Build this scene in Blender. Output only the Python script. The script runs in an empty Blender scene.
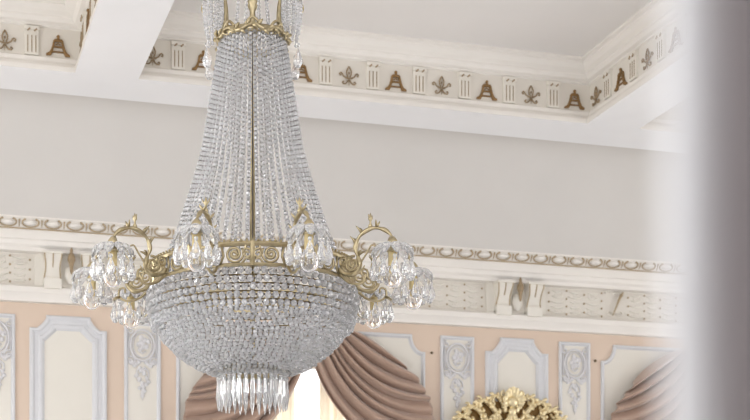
import bpy, math, random
from math import sin, cos, tan, pi, radians, atan2, sqrt
from mathutils import Vector, Matrix
random.seed(7)
C = bpy.context.scene.collection
# ------------------------------------------------------------------ camera frame
TH = radians(14.6); F = 1340.0; CX = 250.0; CY = 600.0; CZ = 1.6
ST, CT = sin(TH), cos(TH)
def ray(px, py):
    u = (px-CX)/F; v = (CY-py)/F
    return Vector((ST+u*CT, CT-u*ST, v))
def onY(px, py, Y):
    d = ray(px, py); t = Y/d.y
    return Vector((d.x*t, Y, CZ+d.z*t))
def onZ(px, py, Z):
    d = ray(px, py); t = (Z-CZ)/d.z
    return Vector((d.x*t, d.y*t, Z))
YW = 11.5            # inner face of the far wall
XL, XR = -3.6, 11.6  # side walls
YF = 0.40            # inner face of the wall with the doorway
ZS = 5.69             # beam soffit
def WX(px, Y=YW): return onY(px, 300, Y).x
def WZ(px, py, Y=YW): return onY(px, py, Y).z

# ------------------------------------------------------------------ materials
def lin(c):
    c = c/255.0
    return c/12.92 if c <= .04045 else ((c+.055)/1.055)**2.4
def mat(name, rgb, rough=.6, metal=0., trans=0., ior=1.5, var=.0, vscale=8., bump=0., bscale=60., sheen=0., spec=None):
    m = bpy.data.materials.new(name); m.use_nodes = True
    nt = m.node_tree; b = nt.nodes['Principled BSDF']
    col = (lin(rgb[0]), lin(rgb[1]), lin(rgb[2]), 1)
    b.inputs['Base Color'].default_value = col
    b.inputs['Roughness'].default_value = rough
    b.inputs['Metallic'].default_value = metal
    b.inputs['Transmission Weight'].default_value = trans
    b.inputs['IOR'].default_value = ior
    if sheen: b.inputs['Sheen Weight'].default_value = sheen
    if spec is not None: b.inputs['Specular IOR Level'].default_value = spec
    tc = nt.nodes.new('ShaderNodeTexCoord')
    if var:
        n = nt.nodes.new('ShaderNodeTexNoise'); n.inputs['Scale'].default_value = vscale; n.inputs['Detail'].default_value = 5
        nt.links.new(tc.outputs['Object'], n.inputs['Vector'])
        r = nt.nodes.new('ShaderNodeValToRGB')
        r.color_ramp.elements[0].position = .3; r.color_ramp.elements[1].position = .7
        r.color_ramp.elements[0].color = tuple(x*(1-var) for x in col[:3])+(1,)
        r.color_ramp.elements[1].color = tuple(min(1, x*(1+var)) for x in col[:3])+(1,)
        nt.links.new(n.outputs['Fac'], r.inputs['Fac']); nt.links.new(r.outputs['Color'], b.inputs['Base Color'])
    if bump:
        n = nt.nodes.new('ShaderNodeTexNoise'); n.inputs['Scale'].default_value = bscale; n.inputs['Detail'].default_value = 4
        nt.links.new(tc.outputs['Object'], n.inputs['Vector'])
        bp = nt.nodes.new('ShaderNodeBump'); bp.inputs['Strength'].default_value = bump; bp.inputs['Distance'].default_value = .01
        nt.links.new(n.outputs['Fac'], bp.inputs['Height']); nt.links.new(bp.outputs['Normal'], b.inputs['Normal'])
    return m
M = {}
M['plaster'] = mat('ivory_plaster', (229,224,217), .75, var=.02, vscale=2, bump=.04)
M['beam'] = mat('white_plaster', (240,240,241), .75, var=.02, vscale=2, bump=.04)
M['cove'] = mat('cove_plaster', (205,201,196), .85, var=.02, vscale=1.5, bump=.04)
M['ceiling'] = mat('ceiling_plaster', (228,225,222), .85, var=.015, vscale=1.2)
M['peach'] = mat('peach_paint', (214,194,176), .8, var=.02, vscale=3, bump=.04)
M['cream'] = mat('cream_paint', (222,217,207), .75, var=.015, vscale=3)
M['silver'] = mat('silver_grey_paint', (208,208,210), .6, var=.015, vscale=14)
M['relief'] = mat('grey_relief_paint', (210,208,209), .7, var=.03, vscale=30)
M['frieze'] = mat('ivory_frieze_paint', (224,219,209), .75, var=.03, vscale=10)
M['gilt'] = mat('aged_gilt_paint', (134,104,64), .5, .35, var=.25, vscale=35)
M['gilt_dark'] = mat('dull_bronze_paint', (156,136,108), .6, .2, var=.2, vscale=30)
M['frieze_face'] = mat('beige_frieze_ground', (218,212,202), .8, var=.02)
M['gilt_ground'] = mat('shaded_gilt_ground', (138,108,62), .5, .4)  # recess shade of the crest carving put into the colour
M['gilt_line'] = mat('pale_gilt_line', (176,158,130), .6, .1, var=.1, vscale=30)
M['gold'] = mat('carved_gold_leaf', (230,214,174), .36, .75, var=.18, vscale=22)
M['brass'] = mat('antique_brass', (176,162,130), .33, .85, var=.18, vscale=40)
M['brass_dark'] = mat('dark_brass', (118,104,80), .45, .8, var=.2, vscale=40)
M['sleeve'] = mat('pale_gold_sleeve', (228,208,156), .35, .3)
M['crystal'] = mat('clear_crystal', (255,255,255), .0, 0, .84, 1.9)
M['pin'] = mat('wire_pin_and_gap_shade', (84,78,72), .45, .6)
M['clear'] = mat('cut_crystal', (255,255,255), .01, 0, .80, 1.66)
M['bulb'] = mat('bulb_glass', (252,250,248), .01, 0, 1, 1.25)
M['drape'] = mat('taupe_satin', (168,141,124), .42, var=.04, vscale=3, bump=.05, bscale=200, sheen=.3)
M['sheer'] = mat('cream_voile', (250,245,236), .8)
M['floor'] = mat('pale_parquet', (200,200,202), .4, var=.1, vscale=2)
M['corridor'] = mat('corridor_paint', (168,158,158), .8, var=.02)
M['jamb'] = mat('white_gloss_paint', (236,236,238), .5, var=.015)
M['frame'] = mat('white_window_paint', (240,240,240), .5)
M['pane'] = mat('window_glass', (255,255,255), 0, 0, 1, 1.02)
M['mirror'] = mat('mirror_glass', (235,236,238), .03, 1)
# translucent voile
nt = M['sheer'].node_tree
tr = nt.nodes.new('ShaderNodeBsdfTranslucent'); tr.inputs['Color'].default_value = (lin(252), lin(245), lin(233), 1)
mx = nt.nodes.new('ShaderNodeMixShader'); mx.inputs[0].default_value = .75
out = nt.nodes['Material Output']
nt.links.new(nt.nodes['Principled BSDF'].outputs[0], mx.inputs[1]); nt.links.new(tr.outputs[0], mx.inputs[2]); nt.links.new(mx.outputs[0], out.inputs['Surface'])

nt = M['crystal'].node_tree      # finely cut beads pass and scatter some light
tr = nt.nodes.new('ShaderNodeBsdfTranslucent'); tr.inputs['Color'].default_value = (.95, .97, 1, 1)
mx = nt.nodes.new('ShaderNodeMixShader'); mx.inputs[0].default_value = .15
out = nt.nodes['Material Output']
nt.links.new(nt.nodes['Principled BSDF'].outputs[0], mx.inputs[1]); nt.links.new(tr.outputs[0], mx.inputs[2]); nt.links.new(mx.outputs[0], out.inputs['Surface'])
# ------------------------------------------------------------------ mesh builder
class MB:
    def __init__(s): s.v = []; s.f = []; s.m = []; s.mi = 0
    def add(s, vs, fs):
        o = len(s.v); s.v += [tuple(p) for p in vs]
        s.f += [tuple(o+i for i in f) for f in fs]; s.m += [s.mi]*len(fs)
    def box(s, a, b):
        x0, y0, z0 = a; x1, y1, z1 = b
        s.add([(x0,y0,z0),(x1,y0,z0),(x1,y1,z0),(x0,y1,z0),(x0,y0,z1),(x1,y0,z1),(x1,y1,z1),(x0,y1,z1)],
              [(0,3,2,1),(4,5,6,7),(0,1,5,4),(1,2,6,5),(2,3,7,6),(3,0,4,7)])
    def quad(s, a, b, c, d): s.add([a,b,c,d], [(0,1,2,3)])
    def lathe(s, prof, n=16, loc=(0,0,0), caps=True, mod=None):
        vs = []; fs = []
        for r, z in prof:
            for k in range(n):
                a = 2*pi*k/n; rr = r*(mod(k, z) if mod else 1)
                vs.append((loc[0]+rr*cos(a), loc[1]+rr*sin(a), loc[2]+z))
        for i in range(len(prof)-1):
            for k in range(n):
                k2 = (k+1) % n
                fs.append((i*n+k, i*n+k2, (i+1)*n+k2, (i+1)*n+k))
        if caps:
            fs.append(tuple(reversed(range(n)))); fs.append(tuple((len(prof)-1)*n+k for k in range(n)))
        s.add(vs, fs)
    def tube(s, pts, r, n=8, closed=False, flat=1.0):
        pts = [Vector(p) for p in pts]; N = len(pts)
        rr = r if callable(r) else (lambda t: r)
        vs = []; fs = []; up = None
        for i, p in enumerate(pts):
            if closed: t = (pts[(i+1) % N]-pts[i-1])
            else: t = (pts[min(i+1, N-1)]-pts[max(i-1, 0)])
            t.normalize()
            if up is None:
                up = Vector((0,0,1)) if abs(t.z) < .9 else Vector((0,1,0))
            x = up - t*up.dot(t)
            if x.length < 1e-5: x = t.orthogonal()
            x.normalize(); y = t.cross(x); up = x
            q = rr(i/max(1, N-1))
            for k in range(n):
                a = 2*pi*k/n
                vs.append(p + x*(q*cos(a)) + y*(q*flat*sin(a)))
        L = N if closed else N-1
        for i in range(L):
            j = (i+1) % N
            for k in range(n):
                k2 = (k+1) % n
                fs.append((i*n+k, i*n+k2, j*n+k2, j*n+k))
        if not closed:
            fs.append(tuple(reversed(range(n)))); fs.append(tuple((N-1)*n+k for k in range(n)))
        s.add(vs, fs)
    def ball(s, c, r, n=8, m=5, sz=(1,1,1)):
        vs = [(c[0], c[1], c[2]-r*sz[2])]; fs = []
        for i in range(1, m):
            ph = -pi/2+pi*i/m
            for k in range(n):
                a = 2*pi*(k+.5*(i % 2))/n if n <= 8 else 2*pi*k/n
                vs.append((c[0]+r*sz[0]*cos(ph)*cos(a), c[1]+r*sz[1]*cos(ph)*sin(a), c[2]+r*sz[2]*sin(ph)))
        vs.append((c[0], c[1], c[2]+r*sz[2])); T = len(vs)-1
        for k in range(n):
            k2 = (k+1) % n
            fs.append((0, 1+k2, 1+k)); fs.append((T, 1+(m-2)*n+k, 1+(m-2)*n+k2))
        for i in range(m-2):
            for k in range(n):
                k2 = (k+1) % n; a = 1+i*n; b = 1+(i+1)*n
                fs.append((a+k, a+k2, b+k2, b+k))
        s.add(vs, fs)
    def grid(s, fn, nu, nv, closeu=False):
        vs = [fn(i/(nu if closeu else nu-1), j/(nv-1)) for i in range(nu) for j in range(nv)]
        fs = []
        for i in range(nu if closeu else nu-1):
            i2 = (i+1) % nu
            for j in range(nv-1):
                fs.append((i*nv+j, i2*nv+j, i2*nv+j+1, i*nv+j+1))
        s.add(vs, fs)
    def plate(s, poly, fn, d0, d1, bev=0.0):
        """extruded outline: poly in 2-D, fn(a,b,depth) -> world"""
        n = len(poly)
        cx = sum(p[0] for p in poly)/n; cy = sum(p[1] for p in poly)/n
        rings = [[fn(a, b, d0) for a, b in poly]]
        if bev:
            rings.append([fn(a, b, d1-bev*.6) for a, b in poly])
            op = offset(poly, bev)
            rings.append([fn(a, b, d1) for a, b in op])
        else: rings.append([fn(a, b, d1) for a, b in poly])
        vs = [p for r in rings for p in r]; fs = []
        for i in range(len(rings)-1):
            for k in range(n):
                k2 = (k+1) % n
                fs.append((i*n+k, i*n+k2, (i+1)*n+k2, (i+1)*n+k))
        fs.append(tuple((len(rings)-1)*n+k for k in range(n)))
        s.add(vs, fs)
    def build(s, name, mats, parent=None, smooth=False, link=True):
        me = bpy.data.meshes.new(name); me.from_pydata(s.v, [], s.f)
        if not isinstance(mats, (list, tuple)): mats = [mats]
        for m in mats: me.materials.append(m)
        me.polygons.foreach_set('material_index', s.m)
        if smooth: me.polygons.foreach_set('use_smooth', [True]*len(s.f))
        me.update()
        o = bpy.data.objects.new(name, me)
        if link: C.objects.link(o)
        if parent: o.parent = parent
        return o
def offset(poly, d):
    """inset a counter-clockwise polygon by d (mitred)"""
    n = len(poly); outp = []
    for i in range(n):
        p0 = Vector(poly[i-1]); p1 = Vector(poly[i]); p2 = Vector(poly[(i+1) % n])
        e1 = (p1-p0); e2 = (p2-p1)
        if e1.length < 1e-9 or e2.length < 1e-9: outp.append(tuple(p1)); continue
        e1.normalize(); e2.normalize()
        n1 = Vector((-e1.y, e1.x)); n2 = Vector((-e2.y, e2.x))
        b = n1+n2
        if b.length < 1e-6: b = n1
        b.normalize(); k = max(.35, b.dot(n1))
        q = p1+b*(d/k); outp.append((q.x, q.y))
    return outp
def tag(o, label=None, cat=None, group=None, kind=None):
    if label: o['label'] = label
    if cat: o['category'] = cat
    if group: o['group'] = group
    if kind: o['kind'] = kind
    return o
def struct(name, mb, m, label=None, cat=None, smooth=False):
    return tag(mb.build(name, m, None, smooth), label, cat, None, 'structure')
def empty(name, loc, rz=0):
    o = bpy.data.objects.new(name, None); C.objects.link(o); o.location = loc; o.rotation_euler = (0,0,rz); o.empty_display_size = .1
    return o
def dup(o, parent=None, rz=None, loc=None):
    c = o.copy(); C.objects.link(c)
    if parent: c.parent = parent
    if rz is not None: c.rotation_euler = (0,0,rz)
    if loc is not None: c.location = loc
    for ch in list(o.children): dup(ch, c)
    return c
def autosm(o, ang=35):
    me = o.data
    me.polygons.foreach_set('use_smooth', [True]*len(me.polygons))
    try: me.set_sharp_from_angle(angle=radians(ang))
    except Exception: pass
    return o
def spiral(c, r0, r1, a0, a1, n=24):
    return [(c[0]+(r0+(r1-r0)*i/n)*cos(a0+(a1-a0)*i/n), c[1]+(r0+(r1-r0)*i/n)*sin(a0+(a1-a0)*i/n)) for i in range(n+1)]
def bez(p, n=16):
    """Catmull-Rom through the points"""
    P = [Vector(q) for q in p]; P = [P[0]*2-P[1]]+P+[P[-1]*2-P[-2]]; o = []
    for i in range(1, len(P)-2):
        for k in range(n):
            t = k/n; a, b, c, d = P[i-1:i+3]
            o.append(.5*((2*b)+(c-a)*t+(2*a-5*b+4*c-d)*t*t+(3*b-a-3*c+d)*t**3))
    o.append(P[-2]); return o

# ------------------------------------------------------------------ room shell
ZTOP = ZS+.52
b = MB(); b.box((XL-.3, -2.6, -.2), (XR+.3, YW+.4, 0)); struct('floor', b, M['floor'], 'pale parquet floor of the hall', 'floor')
# coffered ceiling
YB = 10.4            # lip of the far beam
YC = 10.87           # where the cove starts
coffers = [(-3.2, 1.305), (1.805, 5.70), (6.2, 11.2)]
YN = 1.3
b = MB(); b.box((XL-.3, YF-.3, ZTOP), (XR+.3, YW+.4, ZTOP+.25))
def rect(x0, x1, y0, y1, z): b.quad((x0,y0,z), (x0,y1,z), (x1,y1,z), (x1,y0,z))
rect(XL-.05, XR+.05, YB, YC, ZS); rect(XL-.05, XR+.05, YF-.05, YN, ZS)
xs = [XL-.05]+[v for c in coffers for v in c]+[XR+.05]
for i in range(0, len(xs), 2): rect(xs[i], xs[i+1], YN, YB, ZS)
ceiling = struct('ceiling', b, [M['ceiling']], 'white coffered ceiling with wide flat beams', 'ceiling')
ceiling.data.materials.append(M['beam'])
for p in ceiling.data.polygons:
    if p.index >= 6: p.material_index = 1
prof = [(0,0),(0,.035),(.012,.04),(.018,.06),(.030,.075),(.034,.085),(.034,.112),(.05,.122),(.05,.345),(.03,.352),(.03,.365),(-.0,.375),(-.02,.40),(-.02,.415),(-.055,.44),(-.085,.475),(-.085,.49),(-.11,.50),(-.11,.52)]
E_FR = .05; Q0, Q1 = .122, .345
coffer_obj = []
for ci, (x0, x1) in enumerate(coffers):
    b = MB(); n = 4; vs = []; fs = []
    for e, q in prof:
        vs += [(x0-e, YN-e, ZS+q), (x1+e, YN-e, ZS+q), (x1+e, YB+e, ZS+q), (x0-e, YB+e, ZS+q)]
    for i in range(len(prof)-1):
        for k in range(4):
            k2 = (k+1) % 4
            fs.append((i*4+k2, i*4+k, (i+1)*4+k, (i+1)*4+k2))
    b.add(vs, fs)
    o = struct('trim_%d' % (ci+1), b, M['plaster'], ['moulded frieze of the left ceiling coffer with gilded ornaments',
        'moulded frieze of the middle ceiling coffer with gilded ornaments', 'moulded frieze of the right ceiling coffer behind the blurred jamb'][ci], 'trim')
    o.data.materials.append(M['frieze_face'])
    for p in o.data.polygons:
        if p.index//4 == 7: p.material_index = 1
    coffer_obj.append(o)

# ---- ornaments of the coffer frieze (local: a along, b up, depth out)
def tower_mb():
    b = MB(); fn = lambda a, c, d: (a, -d, c)
    L = [(-.092,0),(-.056,0),(-.047,.016),(-.034,.055),(-.025,.1),(-.020,.12),(-.038,.12),(-.043,.09),(-.054,.052),(-.068,.026),(-.092,.012)]
    b.plate(L, fn, 0, .02, .004); b.plate([(-x, y) for x, y in reversed(L)], fn, 0, .02, .004)
    b.plate([(-.048,.026),(.048,.026),(.045,.036),(-.045,.036)], fn, 0, .016, .002)
    b.plate([(-.036,.064),(.036,.064),(.033,.076),(-.033,.076)], fn, 0, .016, .002)
    b.plate([(-.036,.108),(.036,.108),(.030,.128),(-.030,.128)], fn, 0, .02, .003)
    b.plate([(-.012,.128),(.012,.128),(.008,.14),(-.008,.14)], fn, 0, .018, .002)
    b.ball((0,-.012,.150), .013, 10, 6)
    b.tube([(-.02,-.01,.085),(0,-.012,.098),(.02,-.01,.085)], .005, 5)
    return b
def fleur_mb():
    b = MB()
    P = lambda pts: [(x, -.010, z) for x, z in pts]
    for s in (-1, 1):
        b.tube(P([(s*x, z) for x, z in ((0,.158),(.012,.138),(.021,.115),(.018,.09),(.008,.07))]), .006, 6)
        b.tube(P([(s*x, z) for x, z in ((.012,.062),(.03,.066),(.048,.076),(.056,.094),(.07,.104),(.082,.094),(.078,.08),(.068,.084))]), .006, 6)
        b.tube(P([(s*x, z) for x, z in ((.006,.05),(.014,.03),(.03,.014),(.05,.012),(.058,.024),(.05,.034),(.042,.028))]), .006, 6)
    b.tube(P([(-.028,.06),(.028,.06)]), .006, 6); b.tube(P([(0,.05),(0,.002)]), lambda t: .006-.004*t, 6); b.ball((0,-.01,.103), .007, 8, 5, (1,1,1.8))
    return b
def trig_mb():
    b = MB(); W = .052; H = .215; D = .024
    b.mi = 0; b.box((-W,-D,.0), (W,.0,H-.03)); b.box((-W-.006,-D-.012,H-.03), (W+.006,0,H))
    b.mi = 1
    for k in (-1, 0, 1):
        b.box((k*.031-.0036, -D-.003, .016), (k*.031+.0036, -D+.001, H-.07))
    for k in (-1, 1): b.tube([(k*.026-.008, -D-.012, H-.040), (k*.026+.012, -D-.013, H-.022)], .0065, 6)
    return b
t_proto = tower_mb().build('pyramid_ornament', M['gilt'], None, True, link=False); autosm(t_proto, 40)
f_proto = fleur_mb().build('fleur_de_lis', M['gilt_dark'], None, True, link=False)
g_proto = trig_mb().build('triglyph_block', [M['frieze'], M['gilt_dark']], None, False, link=False)
def put(proto, parent, loc, rz, label):
    o = proto.copy(); C.objects.link(o); o.parent = parent; o.location = loc; o.rotation_euler = (0,0,rz)
    if label: o['label'] = label
FY = YB+E_FR; FZ = ZS+Q0
def fx(px, py=80):   # x on the frieze face of the far beam
    return onY(px, py, FY).x
SP = (fx(574)-fx(301))/6.0
X0 = fx(574)
print('frieze spacing', SP)
k = -12
while k <= 0:
    x = X0+k*SP
    for (c0, c1), par, sh in ((coffers[1], coffer_obj[1], 0), (coffers[0], coffer_obj[0], fx(58, 35)-(X0-10*SP)), (coffers[2], coffer_obj[2], 0)):
        x = X0+k*SP+sh
        if c0+.04 < x < c1-.04:
            put(t_proto if k % 2 == 0 else f_proto, par, (x, FY, FZ+(.01)), 0, 'gilded tapering tower ornament' if k % 2 == 0 else 'bronze fleur-de-lis ornament')
        xt = x+SP/2
        if c0+.08 < xt < c1-.02: put(g_proto, par, (xt, FY, FZ), 0, None)
    k += 1
# the left coffer and the side faces that look to the left
def side(x1, par, ny, first):
    for i in range(ny):
        y = YB+E_FR-.125-i*SP
        put(t_proto if (i+first) % 2 == 0 else f_proto, par, (x1+E_FR, y, FZ+.01), -pi/2, 'gilded tapering tower ornament' if (i+first) % 2 == 0 else 'bronze fleur-de-lis ornament')
        put(g_proto, par, (x1+E_FR, y-SP/2, FZ), -pi/2, None)
side(coffers[1][1], coffer_obj[1], 7, 1)
side(coffers[0][1], coffer_obj[0], 7, 1)

# ---- far wall entablature, cove
PRJ = dict(eggtop=.2, eggbot=.15, fas=.1, fr=.02, mold=.09, moldb=.05)
z_eggt = WZ(0, 215.7, YW-.2); z_eggb = WZ(0, 228, YW-.15); z_fas = WZ(0, 249, YW-.1)
z_frb = WZ(0, 283, YW-.09); z_mb = WZ(0, 299.5, YW-.05)
print('Z', z_eggt, z_eggb, z_fas, z_frb, z_mb)
def sweepx(b, prof, x0, x1):
    n = len(prof); vs = [(x0, y, z) for y, z in prof]+[(x1, y, z) for y, z in prof]
    b.add(vs, [(i, i+1, n+i+1, n+i) for i in range(n-1)])
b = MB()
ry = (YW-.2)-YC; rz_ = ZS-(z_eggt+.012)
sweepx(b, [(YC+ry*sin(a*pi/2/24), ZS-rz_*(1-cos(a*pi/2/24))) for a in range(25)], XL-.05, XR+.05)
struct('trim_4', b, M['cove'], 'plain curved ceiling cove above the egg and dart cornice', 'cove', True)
b = MB()
sweepx(b, [(YW-.1, z_eggt+.012), (YW-.205, z_eggt+.012), (YW-.205, z_eggt), (YW-.195, z_eggt-.006), (YW-.15, z_eggb+.01), (YW-.16, z_eggb+.008), (YW-.16, z_eggb),
           (YW-.15, z_eggb-.004), (YW-.15, z_eggb-.07), (YW-.135, z_eggb-.08), (YW-.125, z_fas+.05), (YW-.1, z_fas+.03), (YW-.1, z_fas), (YW-.02, z_fas-.004), (YW-.02, z_frb+.004), (YW-.06, z_frb+.004), (YW-.09, z_frb-.015),
           (YW-.09, z_frb-.06), (YW-.08, z_frb-.07), (YW-.06, z_mb+.03), (YW-.055, z_mb+.02), (YW-.05, z_mb), (YW+.0, z_mb-.004)], XL, XR)
enta = struct('trim_5', b, [M['plaster'], M['frieze_face']], 'white cornice and frieze along the top of the peach wall', 'cornice')
for p in enta.data.polygons:
    if abs(p.center.y-(YW-.02)) < .004 and p.center.z < z_fas: p.material_index = 1
# egg and dart course
b = MB()
xe0 = WX(7.9, YW-.18); xe1 = WX(98, YW-.18); SE = (xe1-xe0)/4
xr0 = WX(420+20/2.78, YW-.18); xr1 = WX(420+283/2.78, YW-.18)
print('egg spacing', SE, (xr1-xr0)/5)
SE = round((xr0-xe0)/ (SE) ) and (xr0-xe0)/round((xr0-xe0)/((SE+(xr1-xr0)/5)/2))
zm = (z_eggt+z_eggb)/2; hh = (z_eggt-z_eggb)/2
k = -8
while True:
    x = xe0+k*SE
    if x > 10.4: break
    pl = lambda xx, q, o=0: (xx, YW-.172-.045*q/2/1-.004-o, zm+.006+hh*.86*q)   # q from -1 (bottom) to 1 (top) on the sloping band
    b.mi = 0; c = pl(x, .08, -.006); b.ball(c, 1, 16, 10, (SE*.285, .045, hh*.55))
    b.mi = 1
    b.tube([pl(x+SE*.37*sin(a), .08-.86*cos(a), .004) for a in [(-.80+1.6*i/20)*pi for i in range(21)]], lambda t: .0052+.004*abs(2*t-1), 6)
    b.tube([pl(x+SE/2, .7, .004), pl(x+SE/2, 0, .008), pl(x+SE/2, -.75, .004)], lambda t: .0085-.006*t, 6)
    k += 1
sweepx(b, [(YW-.168, z_eggb+.012), (YW-.172, z_eggb+.006), (YW-.168, z_eggb)], XL+.5, XR-.5)
b.build('egg_and_dart_moulding', [M['plaster'], M['gilt_line']], enta, True)
# paired consoles over the wall panels
zc0 = z_frb+.006; zc1 = z_fas-.002; HC = zc1-zc0
def console_unit(xc):
    b = MB()
    for s in (-1, 1):
        for (xa, xb) in ((xc+s*.155-.075, xc+s*.155+.075),):
            P = []
            for i in range(25):
                t = i/24; z = zc1-HC*t
                d = .135-.075*(.5-.5*cos(pi*min(1, t*1.15)))+.035*math.exp(-((t-.9)/.09)**2)
                P.append((d, z))
            n = len(P)
            xm_ = (xa+xb)/2; wv = lambda i: (xb-xa)/2*(1-.17*sin(pi*min(1, (i/24)/.92))**2*(1 if i/24 > .3 else (i/24)/.3))
            vs = [(xm_-wv(i), YW-.02-d, z) for i, (d, z) in enumerate(P)]+[(xm_+wv(i), YW-.02-d, z) for i, (d, z) in enumerate(P)]+[(xm_-wv(i), YW-.0, z) for i, (d, z) in enumerate(P)]+[(xm_+wv(i), YW-.0, z) for i, (d, z) in enumerate(P)]
            fs = []
            for i in range(n-1):
                fs += [(i, n+i, n+i+1, i+1), (2*n+i, i, i+1, 2*n+i+1), (n+i, 3*n+i, 3*n+i+1, n+i+1)]
            fs.append((0, 2*n, 3*n, n)); fs.append((n-1, 2*n-1, 4*n-1, 3*n-1))
            b.mi = 0; b.add(vs, fs)
            b.box((xa-.012, YW-.17, zc1-.018), (xb+.012, YW-.02, zc1)); b.box((xa-.0, YW-.115, zc0-.03), (xb+.0, YW-.02, zc0+.055))
            b.mi = 1
            for sg, stop in ((-1, .9), (1, .9), (0, .5)):
                b.tube([(xm_+sg*(wv(i)-.003), YW-.02-d-.001, z) for i, (d, z) in enumerate(P)][1:int(stop*24)], .0065, 5)
    b.mi = 0; b.box((xc-.3, YW-.045, zc0), (xc+.3, YW-.015, zc1))
    b.mi = 0; b.ball((xc, YW-.06, zc0+HC*.38), 1, 12, 8, (.055, .035, HC*.3))
    o = b.build('console_bracket', [M['frieze'], M['gilt_line']], enta); autosm(o, 40); o['label'] = 'paired scroll consoles with bronze lines'
    b = MB()
    zb = zc1-.03
    b.lathe([(.004,-.15),(.012,-.13),(.014,-.1),(.022,-.06),(.034,-.03),(.03,0),(.018,.025),(.010,.036),(.014,.05),(.004,.075)], 12, (xc, YW-.13, zb))
    b.build('bud_ornament', M['gilt_dark'], o, True)['label'] = 'dark bronze bud between the consoles'
xcon = [WX(71, YW-.1), WX(519, YW-.1)]
for x in xcon: console_unit(x)
print('consoles', xcon)
# relief ornament of the wall frieze between consoles
def relief_run(x0, x1):
    b = MB(); n = max(2, round((x1-x0)/.17)); st = (x1-x0)/n; Y = YW-.021; zz = zc0; H = HC
    b.mi = 0
    for i in range(n):
        x = x0+st*(i+.5)
        for r in (.14, .32, .5, .68, .86):
            w_ = st*(.40 if (i+int(r*10)) % 2 else .30)
            b.tube([(x-w_, Y, zz+H*(r+.03)), (x-w_*.5, Y-.004, zz+H*r), (x, Y, zz+H*(r-.02)), (x+w_*.5, Y-.004, zz+H*r), (x+w_, Y, zz+H*(r+.03))], lambda t: .004+.006*sin(pi*t), 6, flat=.7)
        for r in (.23, .77):
            b.tube([(x+px_*st, Y, zz+H*(r+pz)) for px_, pz in spiral((0,0), .04, .26, i*1.3, i*1.3+2.4*pi, 18) for pz in [pz*.35]], .0045, 5)
    b.mi = 1
    for i in range(n+1):
        for r in ((.2, .5, .8) if i % 2 == 0 else (.1, .37, .63, .9)):
            b.ball((x0+st*i, Y-.008, zz+H*r), 1, 8, 5, (.0105, .008, .0105))
    o = b.build('relief_frieze', [M['frieze'], M['gilt_line']], enta, True)
    o['label'] = 'carved foliage relief with small bronze studs'
relief_run(-1.6, xcon[0]-.34)
xem = WX(615, YW-.03)
relief_run(xcon[0]+.34, xcon[1]-.34); relief_run(xcon[1]+.34, xem-.14); relief_run(xem+.14, 9.5)
b = MB(); zz = zc0+HC*.5
b.tube([(xem-.035, YW-.05, zz-.1), (xem+.05, YW-.05, zz+.09)], lambda t: .006+.008*t, 8)
b.tube([(xem+.05, YW-.055, zz+.09), (xem+.075, YW-.05, zz+.125)], lambda t: .018-.012*t, 8)
b.mi = 1
for i in range(9):
    a = i/8; b.ball((xem-.1+.2*a, YW-.03, zz+.12+.012*sin(a*9)), 1, 8, 5, (.016, .01, .012))
for s in (-1, 1):
    b.tube([(xem+s*x, YW-.03, zz-.08+z) for x, z in spiral((.04,0), .008, .05, 0, 2.4*pi, 20) for z in [z*.4]], .006, 5)
b.build('torch_emblem', [M['gilt_line'], M['frieze']], enta, True)['label'] = 'crossed torch emblem with a bronze slash'

# ---- far wall with window openings
def PX(px): return WX(px, YW)
wc1 = PX(307); dW = onY(609, 401, YW-.1).x-onY(184, 401, YW-.1).x; wc2 = wc1+dW; wc0 = wc1-dW
OW = .76; OT = WZ(307, 357); OB = .9
b = MB()
def wallbox(x0, x1, z0, z1): b.box((x0, YW, z0), (x1, YW+.35, z1))
edges = [(c-OW, c+OW) for c in (wc1, wc2)]
wallbox(XL-.3, edges[0][0], 0, ZTOP); wallbox(edges[0][1], edges[1][0], 0, ZTOP); wallbox(edges[1][1], XR+.3, 0, ZTOP)
for e in edges: wallbox(e[0], e[1], OT, ZTOP); wallbox(e[0], e[1], 0, OB)
wall = struct('wall_back', b, M['peach'], 'peach panelled far wall with cream panels and white mouldings', 'wall')
for i, e in enumerate(edges):
    b = MB()
    x0, x1 = e; yy = YW+.18
    for a, c in (((x0, OB), (x0+.07, OT)), ((x1-.07, OB), (x1, OT)), ((x0, OB), (x1, OB+.08)), ((x0, OT-.07), (x1, OT))):
        b.box((a[0], yy, a[1]), (c[0], yy+.06, c[1]))
    b.box(((x0+x1)/2-.025, yy, OB), ((x0+x1)/2+.025, yy+.05, OT)) if i else None
    w = struct('window_%d' % (i+1), b, M['frame'], ['bright window behind the parted curtains under the chandelier', 'window behind the curtain at the right edge'][i], 'window')
    b = MB(); b.box((x0+.05, yy+.025, OB+.05), (x1-.05, yy+.031, OT-.05)); b.build('pane', M['pane'], w)

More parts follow.
